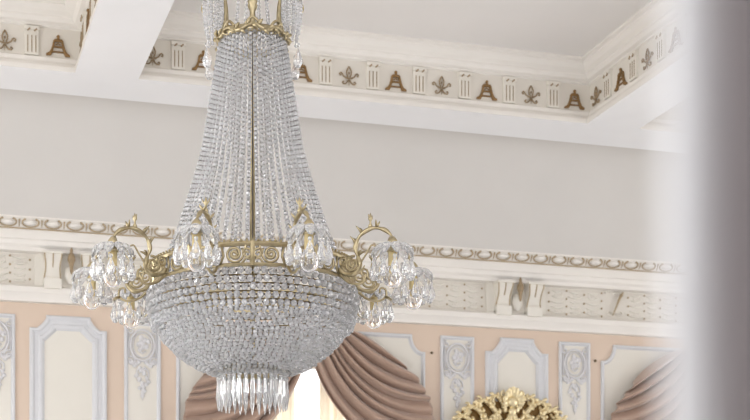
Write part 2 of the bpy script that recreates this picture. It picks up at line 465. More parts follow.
# ---- wall panels
def panel_outline(x0, x1, zt, zb, cx, cz, step=.07, conc=True, inv=False):
    """counter-clockwise seen from the room (x right, z up): notched upper corners"""
    R = []
    m = 8
    # right corner: up the right edge to zt-cz, step in, concave arc up, step
    sx = cx*.30; sz = cz*.22
    if conc:
        R = [(x1, zt-cz), (x1-sx, zt-cz)]
        ox, oz = x1-sx, zt-sz
        rx = cx-sx; rz = cz-sz
        for i in range(1, m): # concave arc centred on the outer corner
            a = i/m*pi/2
            R.append((ox-rx*sin(a), oz-rz*cos(a)))
        R += [(x1-cx, zt-sz), (x1-cx, zt)]
    L = [(x0+x1-p[0], p[1]) for p in reversed(R)]
    return [(x0, zb), (x1, zb)]+R+L
WP = lambda a, c, d: (a, YW-d, c)
def moulding(poly, prof, name, m, parent, label=None):
    b = MB(); n = len(poly); vs = []; fs = []
    for ins, d in prof:
        vs += [WP(p[0], p[1], d) for p in offset(poly, ins)]
    for i in range(len(prof)-1):
        for k in range(n):
            k2 = (k+1) % n; fs.append((i*n+k, i*n+k2, (i+1)*n+k2, (i+1)*n+k))
    b.add(vs, fs); o = b.build(name, m, parent); autosm(o, 30)
    if label: o['label'] = label
    return o
def fill(poly, ins, d, name, m, parent):
    b = MB(); b.add([WP(p[0], p[1], d) for p in offset(poly, ins)], [tuple(range(len(poly)))]); return b.build(name, m, parent)
ZPB = 1.1
def notch(x0, x1, zt, zb, cx, cz, sx, sz, bow):
    R = [(x1, zt-cz), (x1-sx, zt-cz)]
    a = Vector((x1-sx, zt-cz)); c = Vector((x1-cx, zt-sz)); mid = (a+c)/2+Vector((-1, -cx/cz)).normalized()*bow
    for i in range(1, 9):
        t = i/9; R.append(tuple(a*(1-t)**2+mid*(2*t*(1-t))+c*t*t))
    R += [tuple(c), (x1-cx, zt)]
    return [(x0, zb), (x1, zb)]+R+[(x0+x1-p[0], p[1]) for p in reversed(R)]
def big_panel(pxl, pxr, pyt, cxp, czp):
    x0, x1 = PX(pxl), PX(pxr); sc = (x1-x0)/(pxr-pxl)
    zt = WZ((pxl+pxr)/2, pyt); cx, cz = cxp*sc, czp*sc
    A = notch(x0, x1, zt, ZPB, cx, cz, cx*.42, cz*.2, .018)
    W = .128
    B = notch(x0+W, x1-W, zt-W, ZPB+W, cx*.72, cz*.85, .004, .004, .002)
    b = MB(); n = len(A); vs = []; fs = []
    prof_ = [(0,0),(.0,.018),(.08,.030),(.2,.033),(.3,.026),(.34,.018),(.58,.020),(.66,.030),(.82,.032),(.92,.022),(1,.008)]
    for t, d in prof_: vs += [WP(p[0]*(1-t)+q[0]*t, p[1]*(1-t)+q[1]*t, d) for p, q in zip(A, B)]
    for i in range(len(prof_)-1):
        for k in range(n):
            k2 = (k+1) % n; fs.append((i*n+k, i*n+k2, (i+1)*n+k2, (i+1)*n+k))
    b.add(vs, fs); o = b.build('panel_moulding', M['silver'], wall); autosm(o, 30); o['label'] = 'stepped silver grey panel frame with notched corners'
    fill(B, -.003, .009, 'panel_field', M['cream'], wall)
big_panel(29.3, 106.7, 316.5, 16.5, 13)
big_panel(485, 547.5, 338.5, 14.5, 13)
def cartouche(xc, zt, w, h):
    """oval wreath with a flower, a bow of leaves below and a hanging bunch"""
    b = MB(); Y = YW-.013
    zc = zt-.17
    ov = lambda rx, rz, n=30: [(xc+rx*cos(2*pi*i/n), Y, zc+rz*sin(2*pi*i/n)) for i in range(n)]
    b.tube(ov(w*.39, .135), .012, 6, True); b.tube(ov(w*.31, .108), .006, 6, True)
    for s in (-1, 1):
        b.tube([(xc+s*x, Y, z) for x, z in spiral((w*.38, zt-.045), .008, .034, 0, 2.5*pi, 18)], .008, 5)
        b.tube([(xc+s*x, Y, z) for x, z in spiral((w*.36, zc-.14), .006, .04, pi, -1.6*pi, 20)], .009, 5)
        b.tube([(xc+s*x, Y, z) for x, z in ((w*.43, zt-.07), (w*.45, zc), (w*.43, zc-.11))], .007, 5)
        for q in range(4):
            b.ball((xc+s*w*(.12+.07*q), Y, zc-.15-.014*((q*7) % 3)), 1, 8, 5, (.022, .008, .016))
    # inner figure
    for q in range(9):
        a = q*2.4; r = .018*sqrt(q)
        b.ball((xc+r*cos(a), Y, zc+.015+1.2*r*sin(a)), 1, 8, 5, (.022, .009, .024))
    b.tube([(xc-.03, Y, zc-.05), (xc, Y, zc-.07), (xc+.03, Y, zc-.05)], .009, 5)
    # hanging bunch
    rnd = random.Random(3)
    for q in range(22):
        t = q/21; wd = .058*(sin(pi*min(1, .25+t*.8)))**.8
        b.ball((xc+rnd.uniform(-wd, wd), Y, zc-.2-.24*t), 1, 8, 5, (.02, .010, .018))
    for s in (-1, 1):
        b.tube([(xc+s*.01, Y, zc-.19), (xc+s*.05, Y, zc-.22), (xc+s*.055, Y, zc-.27), (xc+s*.03, Y, zc-.31)], lambda t: .011-.007*t, 5)
    b.tube([(xc, Y, zc-.43), (xc, Y, zc-.48)], lambda t: .01-.008*t, 5)
    return b
def pilaster(pxl, pxr, pyt):
    x0, x1 = PX(pxl), PX(pxr); zt = WZ((pxl+pxr)/2, pyt)
    poly = [(x0, ZPB), (x1, ZPB), (x1, zt), (x0, zt)]
    o = moulding(poly, [(0,0),(0,.018),(.008,.026),(.02,.026),(.028,.014),(.036,.006)], 'pilaster_moulding', M['silver'], wall, 'narrow silver grey frame of a pilaster panel')
    fill(poly, .03, .007, 'panel_field', M['cream'], wall)
    r = cartouche((x0+x1)/2, zt-.035, x1-x0-.05, .6).build('relief_ornament', M['relief'], wall, True)
    r['label'] = 'grey carved wreath with a hanging bunch of leaves'
pilaster(-20, 15, 313.5); pilaster(124, 160.5, 322.0); pilaster(440, 473.5, 336.5); pilaster(558.5, 589.5, 342.5)
# window surrounds (cream spandrel panels with notched corners)
def surround(x0, x1, zt, k):
    sc = .0092
    # concave quarter-round corners
    m = 10; cx = 14*sc; cz = 17*sc
    R = [(x1, zt-cz), (x1-.02, zt-cz)]+[(x1-.02-(cx-.02)*sin(i/m*pi/2), zt-.0-(cz)*cos(i/m*pi/2)) for i in range(1, m)]+[(x1-cx, zt)]
    L = [(x0+x1-p[0], p[1]) for p in reversed(R)]
    poly = [(x0, ZPB), (x1, ZPB)]+R+L
    moulding(poly, [(0,0),(0,.018),(.01,.026),(.022,.026),(.03,.012),(.04,.004)], 'panel_moulding', M['silver'], wall, 'thin silver grey frame round a window')
    # cream field around the opening: two sides and a head
    b = MB(); pin = offset(poly, .035)
    xo0, xo1 = wc[k]-OW, wc[k]+OW
    z0 = OT
    lft = [p for p in pin if p[0] < (x0+x1)/2 and p[1] > ZPB+.5]; rgt = [p for p in pin if p[0] > (x0+x1)/2 and p[1] > ZPB+.5]
    d = .006
    b.add([WP(p[0], p[1], d) for p in [(xo1, z0)]+rgt+lft+[(xo0, z0)]], [tuple(range(len(rgt)+len(lft)+2))])
    xl_ = pin[0][0]; xr_ = pin[1][0]
    zl = lft[-1][1]; zr = rgt[0][1]
    b.add([WP(xl_, ZPB, d), WP(xo0, ZPB, d), WP(xo0, z0, d), WP(xl_, zl, d)], [(0,1,2,3)])
    b.add([WP(xo1, ZPB, d), WP(xr_, ZPB, d), WP(xr_, zr, d), WP(xo1, z0, d)], [(0,1,2,3)])
    b.build('panel_field', M['cream'], wall)
wc = [wc1, wc2]
sx0, sx1 = PX(176), PX(424.5); szt = WZ(410, 334.5)
surround(sx0, sx1, szt, 0)
s2 = PX(600.5); surround(s2, s2+(sx1-sx0), WZ(610, 345), 1)
# little brass picture hooks on the peach stiles
b = MB()
for px, py in ((431.5, 353), (595, 361)):
    p = onY(px, py, YW); b.ball((p.x, YW-.008, p.z), .013, 10, 6)
b.build('wall_hook', M['brass_dark'], wall, True)

# ------------------------------------------------------------------ side walls with tall windows (daylight)
def side_wall(name, x, sgn, cells, label):
    b = MB(); xa, xb = (x-.3, x) if sgn > 0 else (x, x+.3)
    y = YF-.3; 
    for (c0, c1) in cells:
        b.box((xa, y, 0), (xb, c0, ZTOP)); b.box((xa, c0, 0), (xb, c1, .6)); b.box((xa, c0, 4.6), (xb, c1, ZTOP)); y = c1
    b.box((xa, y, 0), (xb, YW+.35, ZTOP))
    return struct(name, b, M['plaster'], label, 'wall')
cells = [(1.6, 3.4), (4.6, 6.4), (7.6, 9.4)]
side_wall('wall_left', XL, 1, cells, 'left wall of the hall with tall windows'); side_wall('wall_right', XR, -1, cells, 'right wall of the hall with tall windows')
n = 3
LIGHTS = dict(left=340, right=260)
for sgn, x, key in ((1, XL, 'left'), (-1, XR, 'right')):
    for c0, c1 in cells:
        b = MB(); yy = x-sgn*.18
        xa, xb = sorted((yy-.03, yy+.03))
        for z0, z1 in ((.6,.68), (4.52,4.6), (2.6,2.66)): b.box((xa, c0, z0), (xb, c1, z1))
        for y0, y1 in ((c0,c0+.08), (c1-.08,c1), ((c0+c1)/2-.03,(c0+c1)/2+.03)): b.box((xa, y0, .6), (xb, y1, 4.6))
        w = struct('window_%d' % n, b, M['frame'], 'tall window in the %s wall of the hall' % key, 'window'); n += 1
        for part, en in (('in', LIGHTS[key]*.42), ('sky', LIGHTS[key]*2.0)):
            L = bpy.data.lights.new('daylight', 'AREA'); L.shape = 'RECTANGLE'; L.energy = en; L.color = (.95, .975, 1.0)
            lo = bpy.data.objects.new('daylight', L); C.objects.link(lo)
            if part == 'in':     # open sky in front of the window
                L.size = c1-c0-.05; L.size_y = 3.9; lo.location = (x-sgn*.05, (c0+c1)/2, 2.6); lo.rotation_euler = (pi/2, 0, -sgn*pi/2)
            else:                # high sky that falls through the window on to the floor
                L.size = 2.6; L.size_y = 2.6; lo.location = (x-sgn*1.9, (c0+c1)/2, 5.6); lo.rotation_euler = (radians(48), 0, -sgn*pi/2)

# ------------------------------------------------------------------ doorway the picture is taken from
JY0, JY1 = .27, YF
def jx(px, Y): 
    d = ray(px, 200); return d.x/d.y*Y
XJ = jx(705, JY0)
b = MB()
ZW0, ZW1 = 3.4, 5.3
b.box((XL-.3, JY0+.02, 0), (-1.3, YF, ZW0)); b.box((-1.3, JY0+.02, 2.7), (XJ+.12, YF, ZW0)); b.box((XJ+.105, JY0+.02, 0), (XR+.3, YF, ZW0))
b.box((XL-.3, JY0+.02, ZW1), (XR+.3, YF, ZTOP))
front_cells = [(-2.6, -.6), (.6, 2.6), (3.8, 5.8)]; xx = XL-.3
for c0, c1 in front_cells: b.box((xx, JY0+.02, ZW0), (c0, YF, ZW1)); xx = c1
b.box((xx, JY0+.02, ZW0), (XR+.3, YF, ZW1))
struct('wall_front', b, M['corridor'], 'wall with the doorway in front of the camera', 'wall')
for c0, c1 in front_cells:      # unseen high windows, added for front light and glints on the beads
    b = MB(); y0, y1 = YF-.07, YF-.02
    for z0, z1 in ((ZW0, ZW0+.07), (ZW1-.07, ZW1)): b.box((c0, y0, z0), (c1, y1, z1))
    for x0, x1 in ((c0, c0+.07), (c1-.07, c1), ((c0+c1)/2-.025, (c0+c1)/2+.025)): b.box((x0, y0, ZW0), (x1, y1, ZW1))
    struct('window_%d' % n, b, M['frame'], 'added high window that puts front light on the chandelier', 'window'); n += 1
    L = bpy.data.lights.new('daylight', 'AREA'); L.shape = 'RECTANGLE'; L.size = c1-c0-.1; L.size_y = ZW1-ZW0-.1; L.energy = 95; L.color = (.95, .975, 1.0)  # added front fill that brightens the crystal
    lo = bpy.data.objects.new('daylight', L); C.objects.link(lo); lo.location = ((c0+c1)/2, YF+.03, (ZW0+ZW1)/2); lo.rotation_euler = (pi/2, 0, 0)
b = MB()   # unseen corridor, added to keep the near face of the door edge dark
b.box((-2.2, -2.4, 0), (-2.05, JY0+.02, 2.9)); b.box((1.9, -2.4, 0), (2.05, JY0+.02, 2.9)); b.box((-2.2, -2.5, 0), (2.05, -2.35, 2.9)); b.box((-2.2, -2.5, 2.9), (2.05, JY0+.02, 3.05))
struct('wall_added_corridor', b, M['corridor'], 'added corridor walls behind the camera that darken the door edge', 'wall')
b = MB()   # white painted jamb with a rounded arris
JW = .13; JD = .026; r = .0125
P = []
for cx_, cy_, a0 in ((XJ+r, JY0+r, pi), (XJ+JW-r, JY0+r, 1.5*pi), (XJ+JW-r, JY0+JD-r, 0), (XJ+r, JY0+JD-r, pi/2)):
    for i in range(9): a = a0+i/8*pi/2; P.append((cx_+r*cos(a), cy_+r*sin(a)))
n_ = len(P)
b.add([(x, y, 0) for x, y in P]+[(x, y, 2.7) for x, y in P], [(i, (i+1) % n_, n_+(i+1) % n_, n_+i) for i in range(n_)]+[tuple(reversed(range(n_))), tuple(range(n_, 2*n_))])
o = struct('door_1', b, M['jamb'], 'out-of-focus white door edge close up at the right of the picture', 'door'); autosm(o, 40)

L = bpy.data.lights.new('jamb_fill_light', 'POINT'); L.energy = 40; L.shadow_soft_size = .12; L.color = (1, .93, .92)  # added fill that lifts the dark near face of the door edge
lo = bpy.data.objects.new('jamb_fill_light', L); C.objects.link(lo); lo.location = (0, -1.3, 2.7)
# ------------------------------------------------------------------ curtains
def lerp2(pts, t):
    n = len(pts)-1; x = min(max(t, 0), 1)*n; i = min(int(x), n-1); f = x-i
    return Vector(pts[i])*(1-f)+Vector(pts[i+1])*f
S_ = [(346,327), (337,329), (329,332), (320,338), (309,348)]
C_ = [(378,336), (368,370), (352,402), (338,416), (318,424)]
E_ = [(401,362), (421,384), (431,403), (435,434), (438,495)]
def drape(side_, dx, dzpx, rs):
    rnd = random.Random(rs)
    cuts = [0]
    while cuts[-1] < 1.0: cuts.append(cuts[-1]+rnd.uniform(.075, .16))
    amps = [rnd.uniform(.6, 1.15) for _ in cuts]
    def fn(u, v):
        s = lerp2(S_, u); c = lerp2(C_, u); e = lerp2(E_, u)
        q = s*(1-v)**2+c*(2*v*(1-v))+e*v*v
        px, py = q
        if side_ < 0: px = 616-px
        uu = u+.018*sin(5*v+rs)*sin(pi*u)
        for i in range(len(cuts)-1):
            if cuts[i] <= uu < cuts[i+1] or i == len(cuts)-2: break
        t = min(1, max(0, (uu-cuts[i])/(cuts[i+1]-cuts[i])))
        # satin roll: rises gently, then tucks under sharply
        f = sin(pi*t**1.5)**.8 if 0 < t < 1 else 0
        am = amps[i]*(.45+.55*sin(pi*min(1, .1+.75*v)))
        dep = .04+.105*f*am+.05*u+.012*sin(7*v+9*u)
        p = onY(px, py, YW-.1)
        return (p.x+dx, YW-.02-dep, p.z)
    b = MB(); b.grid(fn, 170, 48)
    return b
def curtain(b, name, m, label, cat, group=None, th=.006):
    o = b.build(name, m, None, True)
    md = o.modifiers.new('thickness', 'SOLIDIFY'); md.thickness = th; md.offset = 0
    return tag(o, label, cat, group)
curtain(drape(1, 0, 0, 1), 'swag_curtain', M['drape'], 'taupe satin curtain swept to the right of the bright window', 'curtain')
curtain(drape(-1, 0, 0, 2), 'swag_curtain', M['drape'], 'taupe satin curtain swept to the left behind the chandelier tassel', 'curtain')
curtain(drape(-1, dW, 0, 5), 'swag_curtain', M['drape'], 'taupe satin curtain at the right edge beside the blurred door', 'curtain')
def sheer(x0, x1, rs, lean):
    zt = OT+.05; z0 = .05; NF = 5
    def fn(u, v):
        z = z0+(zt-z0)*v; 
        x = x0+(x1-x0)*u + lean*max(0, (z-1.5))/2*.0
        return (x+.012*sin(2*pi*NF*u*2+1), YW-.012+.035*sin(2*pi*NF*u+rs)+.03, z)
    b = MB(); b.grid(fn, 90, 6); return b
curtain(sheer(wc1-OW, PX(295), 1, 0), 'sheer_curtain', M['sheer'], 'cream sheer curtain hanging left of the bright window gap', 'curtain', None, .002)
curtain(sheer(PX(320), wc1+OW, 2, 0), 'sheer_curtain', M['sheer'], 'cream sheer curtain hanging right of the bright window gap', 'curtain', None, .002)

# ------------------------------------------------------------------ gilded mirror with carved crest
pm = onY(513, 388, YW-.1); xm, zmr = pm.x, pm.z
mir = empty('wall_mirror', (xm, YW, zmr-1.95))
tag(mir, 'gilded mirror with a carved scrolling crest hanging on the wall panel', 'mirror')
ZM = 1.95
def MP(x, z, d=.06): return (x, -d, ZM+z)
b = MB()
rs = random.Random(4)
def scroll(c, r0, r1, a0, a1, rad0, rad1, d=.07, n=26):
    for s in (-1, 1):
        b.tube([MP(s*x, z, d+.02*sin(i*.5)) for i, (x, z) in enumerate(spiral(c, r0, r1, a0, a1, n))], lambda t: rad0+(rad1-rad0)*t, 7)
def leaf(p0, p1, p2, w, d=.08):
    for s in (-1, 1):
        P0, P1, P2 = Vector(p0), Vector(p1), Vector(p2)
        pts = []
        for i in range(11):
            t = i/10; q = P0*(1-t)**2+P1*(2*t*(1-t))+P2*t*t; pts.append(MP(s*q.x, q.y, d+.03*sin(pi*t)))
        b.tube(pts, lambda t: max(.003, w*sin(pi*(.12+.85*t))**.8), 7, flat=.8)
def acanthus(p, W, d=.06, lobes=5, tw=.02):
    for s in (-1, 1):
        pts = bez([(x, z, 0) for x, z in p], 8); N_ = len(pts)
        def fn(u, v):
            i = min(N_-1, int(round(u*(N_-1)))); q = pts[i]; t = (pts[min(i+1, N_-1)]-pts[max(0, i-1)]).normalized()
            w_ = W*sin(pi*(.10+.86*u))**.75*(.72+.28*abs(sin(lobes*pi*u))); a = (v-.5)*2
            x = q.x-t.y*a*w_; z = q.y+t.x*a*w_
            return MP(s*x, z, d+.035*sin(pi*u)+tw*(1-a*a)-.012*(1 if abs(a) < .12 else 0))
        b.grid(fn, N_, 9)
        b.tube([MP(s*q.x, q.y, d+.035*sin(pi*i/(N_-1))+tw*.7) for i, q in enumerate(pts)], lambda t: .008-.005*t, 6)
        e = pts[-1]; b.ball(MP(s*e.x, e.y, d+.015), .016, 8, 6)
def spray(p, r0, d, seed, lv=.06):
    rn = random.Random(seed); pts = bez([(x, z, 0) for x, z in p], 7); N_ = len(pts)
    for s in (-1, 1):
        dd = lambda i: d+.03*sin(pi*i/(N_-1))
        b.tube([MP(s*q.x, q.y, dd(i)) for i, q in enumerate(pts)], lambda t: r0*2.1*(1-.55*t), 7)
        e = pts[-1]; b.ball(MP(s*e.x, e.y, d+.012), r0*1.15, 8, 6)
        k = 0
        for i in range(3, int(N_*.74), 5):
            q = pts[i]; t = (pts[i+1]-pts[i-1]).normalized(); k += 1
            for sd in (1, -1):
                nx, nz = -t.y*sd, t.x*sd; L = .85*lv*(1.1 if sd > 0 else .7)*(.8+.3*((k*5) % 3)/2)
                c1 = (q.x+nx*L*.5+t.x*L*.15, q.y+nz*L*.5+t.y*L*.15); c2 = (q.x+nx*L*.9+t.x*L*.6, q.y+nz*L*.9+t.y*L*.6); c3 = (q.x+nx*L*.75+t.x*L*.95, q.y+nz*L*.75+t.y*L*.95)
                b.tube([MP(s*x, z, dd(i)+o) for (x, z), o in zip(bez2([(q.x, q.y), c1, c2, c3]), [.0,.008,.016,.02,.022,.022,.02,.016,.012,.008])], lambda t: .0165*sin(pi*(.14+.8*t))**.8+.001, 7, flat=.6)
def bez2(p):
    o = []
    for k in range(10):
        t = k/9; P = [Vector(q) for q in p]; o.append(tuple(P[0]*(1-t)**3+P[1]*3*t*(1-t)**2+P[2]*3*t*t*(1-t)+P[3]*t**3))
    return o
spray([(.05,-.22),(.09,-.13),(.15,-.08),(.205,-.09),(.215,-.13),(.185,-.142),(.175,-.12)], .013, .05, 1, .042)
spray([(.10,-.30),(.18,-.19),(.26,-.125),(.33,-.13),(.345,-.175),(.31,-.19),(.298,-.165)], .014, .045, 2, .05)
spray([(.18,-.38),(.28,-.26),(.37,-.19),(.445,-.195),(.46,-.24),(.425,-.255),(.41,-.23)], .014, .045, 3, .05)
spray([(.28,-.44),(.38,-.34),(.47,-.275),(.54,-.28),(.555,-.325),(.52,-.34),(.506,-.315)], .014, .045, 4, .048)
spray([(.02,-.25),(.05,-.33),(.12,-.365),(.175,-.335),(.165,-.285),(.135,-.292)], .014, .075, 5, .045)
spray([(.15,-.24),(.20,-.30),(.27,-.32),(.315,-.285),(.30,-.245),(.275,-.255)], .012, .075, 6, .04)
spray([(.05,-.37),(.12,-.42),(.2,-.44),(.28,-.40),(.27,-.355),(.24,-.36)], .013, .08, 7, .045)
spray([(.30,-.36),(.35,-.41),(.43,-.42),(.47,-.38),(.45,-.345),(.425,-.355)], .012, .075, 8, .04)
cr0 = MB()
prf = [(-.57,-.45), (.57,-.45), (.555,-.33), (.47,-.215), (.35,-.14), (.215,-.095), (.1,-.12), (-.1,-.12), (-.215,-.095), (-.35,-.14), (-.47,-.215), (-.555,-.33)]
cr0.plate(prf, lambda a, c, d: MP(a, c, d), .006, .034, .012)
cr0.build('crest_ground', M['gilt_ground'], mir)['label'] = 'gilt ground behind the carved crest, darkened as recess shade'
cr = b.build('crest', M['gold'], mir, True)
b = MB()   # shell
NR = 9
def shell(u, v):
    a = pi*(1.12-1.24*u); r = .115*v*(1+.05*abs(sin(NR*pi*u)))
    return MP(.86*r*cos(a), -.125+1.12*r*sin(a), .06+.05*sin(pi*v*.6)+.012*abs(sin(NR*pi*u))*v)
b.grid(shell, 73, 10)
b.ball(MP(0, -.13, .085), 1, 12, 8, (.06, .045, .055)); b.ball(MP(0, -.22, .085), 1, 10, 7, (.04, .03, .05))
for s in (-1, 1): b.tube([MP(s*x, z, .09) for x, z in spiral((.085, -.06), .006, .035, 0, 2.5*pi, 18)], .011, 6)
b.ball(MP(0, -.008, .1), 1, 10, 6, (.03, .02, .014))
sh = b.build('shell', M['gold'], mir, True); sh['label'] = 'gilded scallop shell at the top of the crest'
b = MB()
for s in (-1, 1): b.box(MP(s*.5-.05, -1.9, .06), MP(s*.5+.05, -.42, 0))
b.box(MP(-.55, -1.95, .06), MP(.55, -1.83, 0)); b.box(MP(-.55, -.5, .06), MP(.55, -.4, 0))
b.build('frame', M['gold'], mir)
b = MB(); b.box(MP(-.46, -1.85, .03), MP(.46, -.46, .01)); b.build('mirror_glass', M['mirror'], mir)

# ------------------------------------------------------------------ the chandelier
DCH = 6.15; SC = DCH/F; HB = .86
chx, chy = ST*DCH+CT*(2.5/F*DCH), CT*DCH-ST*(2.5/F*DCH)
ch = empty('chandelier', (chx, chy, CZ+HB), -TH)
tag(ch, 'huge brass chandelier with crystal bead strands, a bead bowl and hanging lamps', 'chandelier')
hz = lambda h: h-HB                       # height above the camera -> local z
hy = lambda y: (CY-y)*SC-HB               # image row at the axis -> local z
def cyl(r, a, z): return (r*sin(a), -r*cos(a), z)
def interp(tab, x):
    for (a, b_), (c, d) in zip(tab, tab[1:]):
        if a <= x <= c: return b_+(d-b_)*(x-a)/(c-a)
    return tab[-1][1] if x > tab[-1][0] else tab[0][1]
def cutbead(b, c, r, rnd, n=6, m=4, sq=1.0):
    """a faceted bead turned its own way on the wire"""
    t = MB(); t.ball((0,0,0), r, n, m, (1,1,sq))
    Q = Matrix.Rotation(rnd.uniform(-.5, .5), 3, 'X') @ Matrix.Rotation(rnd.uniform(-.5, .5), 3, 'Y') @ Matrix.Rotation(rnd.uniform(0, 6.28), 3, 'Z')
    b.add([Q @ Vector(p)+Vector(c) for p in t.v], t.f)
CR, BR, BD = M['crystal'], M['brass'], M['brass_dark']
# cascade of bead strands
cas = [(hy(40), .147), (hy(72), .17), (hy(100), .19), (hy(150), .227), (hy(180), .265), (hy(204), .30), (hy(227), .333), (hy(266), .405)]
cas = [(z, r) for z, r in cas][::-1]
NS = 50; SPB = .0224; RB = .0110
def strand(z0, sd):
    b = MB(); z = z0; pts = []; rnd = random.Random(sd)
    while z > cas[0][0]:
        r = interp(cas, z); pts.append((r, z))
        r2 = interp(cas, z-.005); z -= SPB*.005/sqrt(.005**2+(r2-r)**2)
    for (r, z), (r_, z_) in zip(pts, pts[1:]+pts[-1:]):
        b.mi = 0; cutbead(b, (0, -r, z), RB, rnd, 7, 4, .95)
        b.mi = 1; b.ball((0, -(r+r_)/2, (z+z_)/2), .0040, 6, 4, (1, 1, 1.0))
    return b.build('bead_strand', [CR, M['pin']], ch)
sts = [strand(cas[-1][0]-SPB*.5*(q % 2), q) for q in range(6)]      # neighbouring strands hang half a bead apart
for k in range(NS):
    a = 2*pi*(k+.5)/NS
    if k < 6: sts[k].rotation_euler = (0, 0, a)
    else: dup(sts[k % 6], ch, a)
# wires of the cascade frame
b = MB(); b.tube([(0, -interp(cas, cas[0][0]+(cas[-1][0]-cas[0][0])*i/30)+.002, cas[0][0]+(cas[-1][0]-cas[0][0])*i/30) for i in range(31)], .0024, 6)
w0 = b.build('frame_wire', M['pin'], ch, True)
for k in range(1, 4): dup(w0, ch, k*pi/2)
# central stem with turned knops
b = MB()
b.lathe([(.012, hz(1.1)), (.012, hz(2.56)), (.03, hz(2.58)), (.034, hz(2.6)), (.016, hz(2.63)), (.012, hz(2.70)), (.026, hz(2.73)), (.03, hz(2.755)), (.014, hz(2.79)), (.012, hz(2.9)), (.028, hz(2.93)), (.012, hz(2.97)), (.011, hz(ZS-CZ-.14))], 16)
b.build('stem', BR, ch, True)
b = MB(); b.lathe([(.02, hz(ZS-CZ)-.16), (.05, hz(ZS-CZ)-.12), (.1, hz(ZS-CZ)-.06), (.16, hz(ZS-CZ)-.03), (.17, hz(ZS-CZ)-.001)], 32)
b.build('ceiling_rose', BR, ch, True)
# pierced ring band
R_ = .46; ZT, ZB = hz(1.524), hz(1.418)
b = MB()
for r0, zt, hgt in ((R_, ZT, .02), (R_, ZB+.014, .014)):
    b.lathe([(r0-.006, zt-hgt), (r0+.008, zt-hgt), (r0+.012, zt-hgt*.5), (r0+.008, zt), (r0-.006, zt), (r0-.006, zt-hgt)], 90, caps=False)
for k in range(120): b.ball(cyl(R_+.008, 2*pi*k/120, ZT+.003), .0065, 6, 4)
for k in range(10):
    a = 2*pi*k/10; b.tube([cyl(R_+.004, a, ZB), cyl(R_+.004, a, ZT)], .011, 6)
band = b.build('ring_band', BR, ch); autosm(band, 40)
def BP(x, z): return cyl(R_+.004+.004*cos(x*40), x/R_, ZB+z)
b = MB(); HBD = ZT-ZB; W10 = 2*pi*R_/10
for s in (-1, 1):
    cx_ = s*W10*.23
    b.tube([BP(cx_+s*x, HBD*.5+z) for x, z in spiral((0,0), .006, .04, 0, 4.2*pi, 40)], lambda t: .0075-.002*t, 5)
    b.tube([BP(cx_+s*x, z) for x, z in ((.036, HBD*.5), (.05, HBD*.8), (.035, HBD*.92))], .006, 5)
    b.tube([BP(s*x, z) for x, z in ((.008, .014), (.02, .045), (.012, .085))], .006, 5)
    for q in range(7): 
        a = q*.9; b.ball(BP(cx_+.012*cos(a), HBD*.5+.012*sin(a)), .007, 6, 4)
    b.tube([BP(s*(W10*.42+x), HBD*.5+z) for x, z in spiral((0,0), .004, .022, 0, 2.6*pi, 20)], .0055, 5)
    b.tube([BP(s*(W10*.34), .012), BP(s*(W10*.40), .035), BP(s*(W10*.46), .03)], .006, 5)
sc0 = b.build('scrollwork', BR, band, True)
for k in range(10):
    if k == 0: sc0.rotation_euler = (0, 0, pi/10)
    else: dup(sc0, band, pi/10+k*pi/5)
# bowl: rows of beads
bowl = [(hz(1.02), .05), (hy(374), .16), (hy(368), .235), (hy(361), .295), (hy(353), .345), (hy(341), .402), (hy(329), .437), (hy(318), .455), (hy(305), .466), (hy(290), .470)]
def ring_row(z, r, rb, name, wob=0.0):
    b = MB(); n = int(2*pi*r/(rb*2.12)); rnd = random.Random(int(z*1e4))
    o = rnd.uniform(0, 1)
    for k in range(n):
        a = 2*pi*(k+o)/n
        q = cyl(r+rnd.uniform(-wob, wob)*.8, a+rnd.uniform(-.12, .12)*rb/r, z+rnd.uniform(-wob, wob))
        b.mi = 0; cutbead(b, q, rb*1.04, rnd, 7, 4)
        b.mi = 1; b.ball(cyl(r, 2*pi*(k+.5+o)/n, z), rb*.30, 6, 4)  # dark ball stands in for the shade in the gap between bowl beads
    return b.build(name, [CR, M['pin']], ch)
big = [(hz(1.400), .470, .0160), (hz(1.365), .474, .0160), (hz(1.331), .472, .0160), (hz(1.298), .466, .0155), (hz(1.268), .459, .0145)]
for z, r, rb in big: ring_row(z, r, rb, 'bead_row', .003)
for (z, r, rb), (z2, r2, _) in zip(big, big[1:]):
    b = MB(); zz = (z+z2)/2; rr = (r+r2)/2-.012
    b.lathe([(rr-.003, zz-.003), (rr+.003, zz-.003), (rr+.003, zz+.003), (rr-.003, zz+.003), (rr-.003, zz-.003)], 72, caps=False)
    b.build('hoop', BD, ch, True)
# dense lower rows by arc length
prof2 = [(r, z) for z, r in bowl[1:]][::-1]; prof2 = [p for p in prof2 if p[1] < hz(1.245)]; prof2 = [(.455, hz(1.247))]+prof2
acc = []; 
for (r0, z0), (r1, z1) in zip(prof2, prof2[1:]):
    L = sqrt((r1-r0)**2+(z1-z0)**2); m = max(1, int(L/.002))
    for i in range(m): acc.append((r0+(r1-r0)*i/m, z0+(z1-z0)*i/m))
d = 0; last = acc[0]; rows = [acc[0]]
for p in acc[1:]:
    d += sqrt((p[0]-last[0])**2+(p[1]-last[1])**2); last = p
    if d >= .0188: rows.append(p); d = 0
for r, z in rows: ring_row(z, r, .0112, 'bead_row', .005)
print('rows', len(rows))
# brass ribs under the beads
b = MB(); b.tube([(0, -(r-.02), z) for z, r in bowl[1:]]+[(0, -(.47-.02), ZB)], .003, 6)
rb0 = b.build('rib', BD, ch, True)
for k in range(1, 10): dup(rb0, ch, k*pi/5)
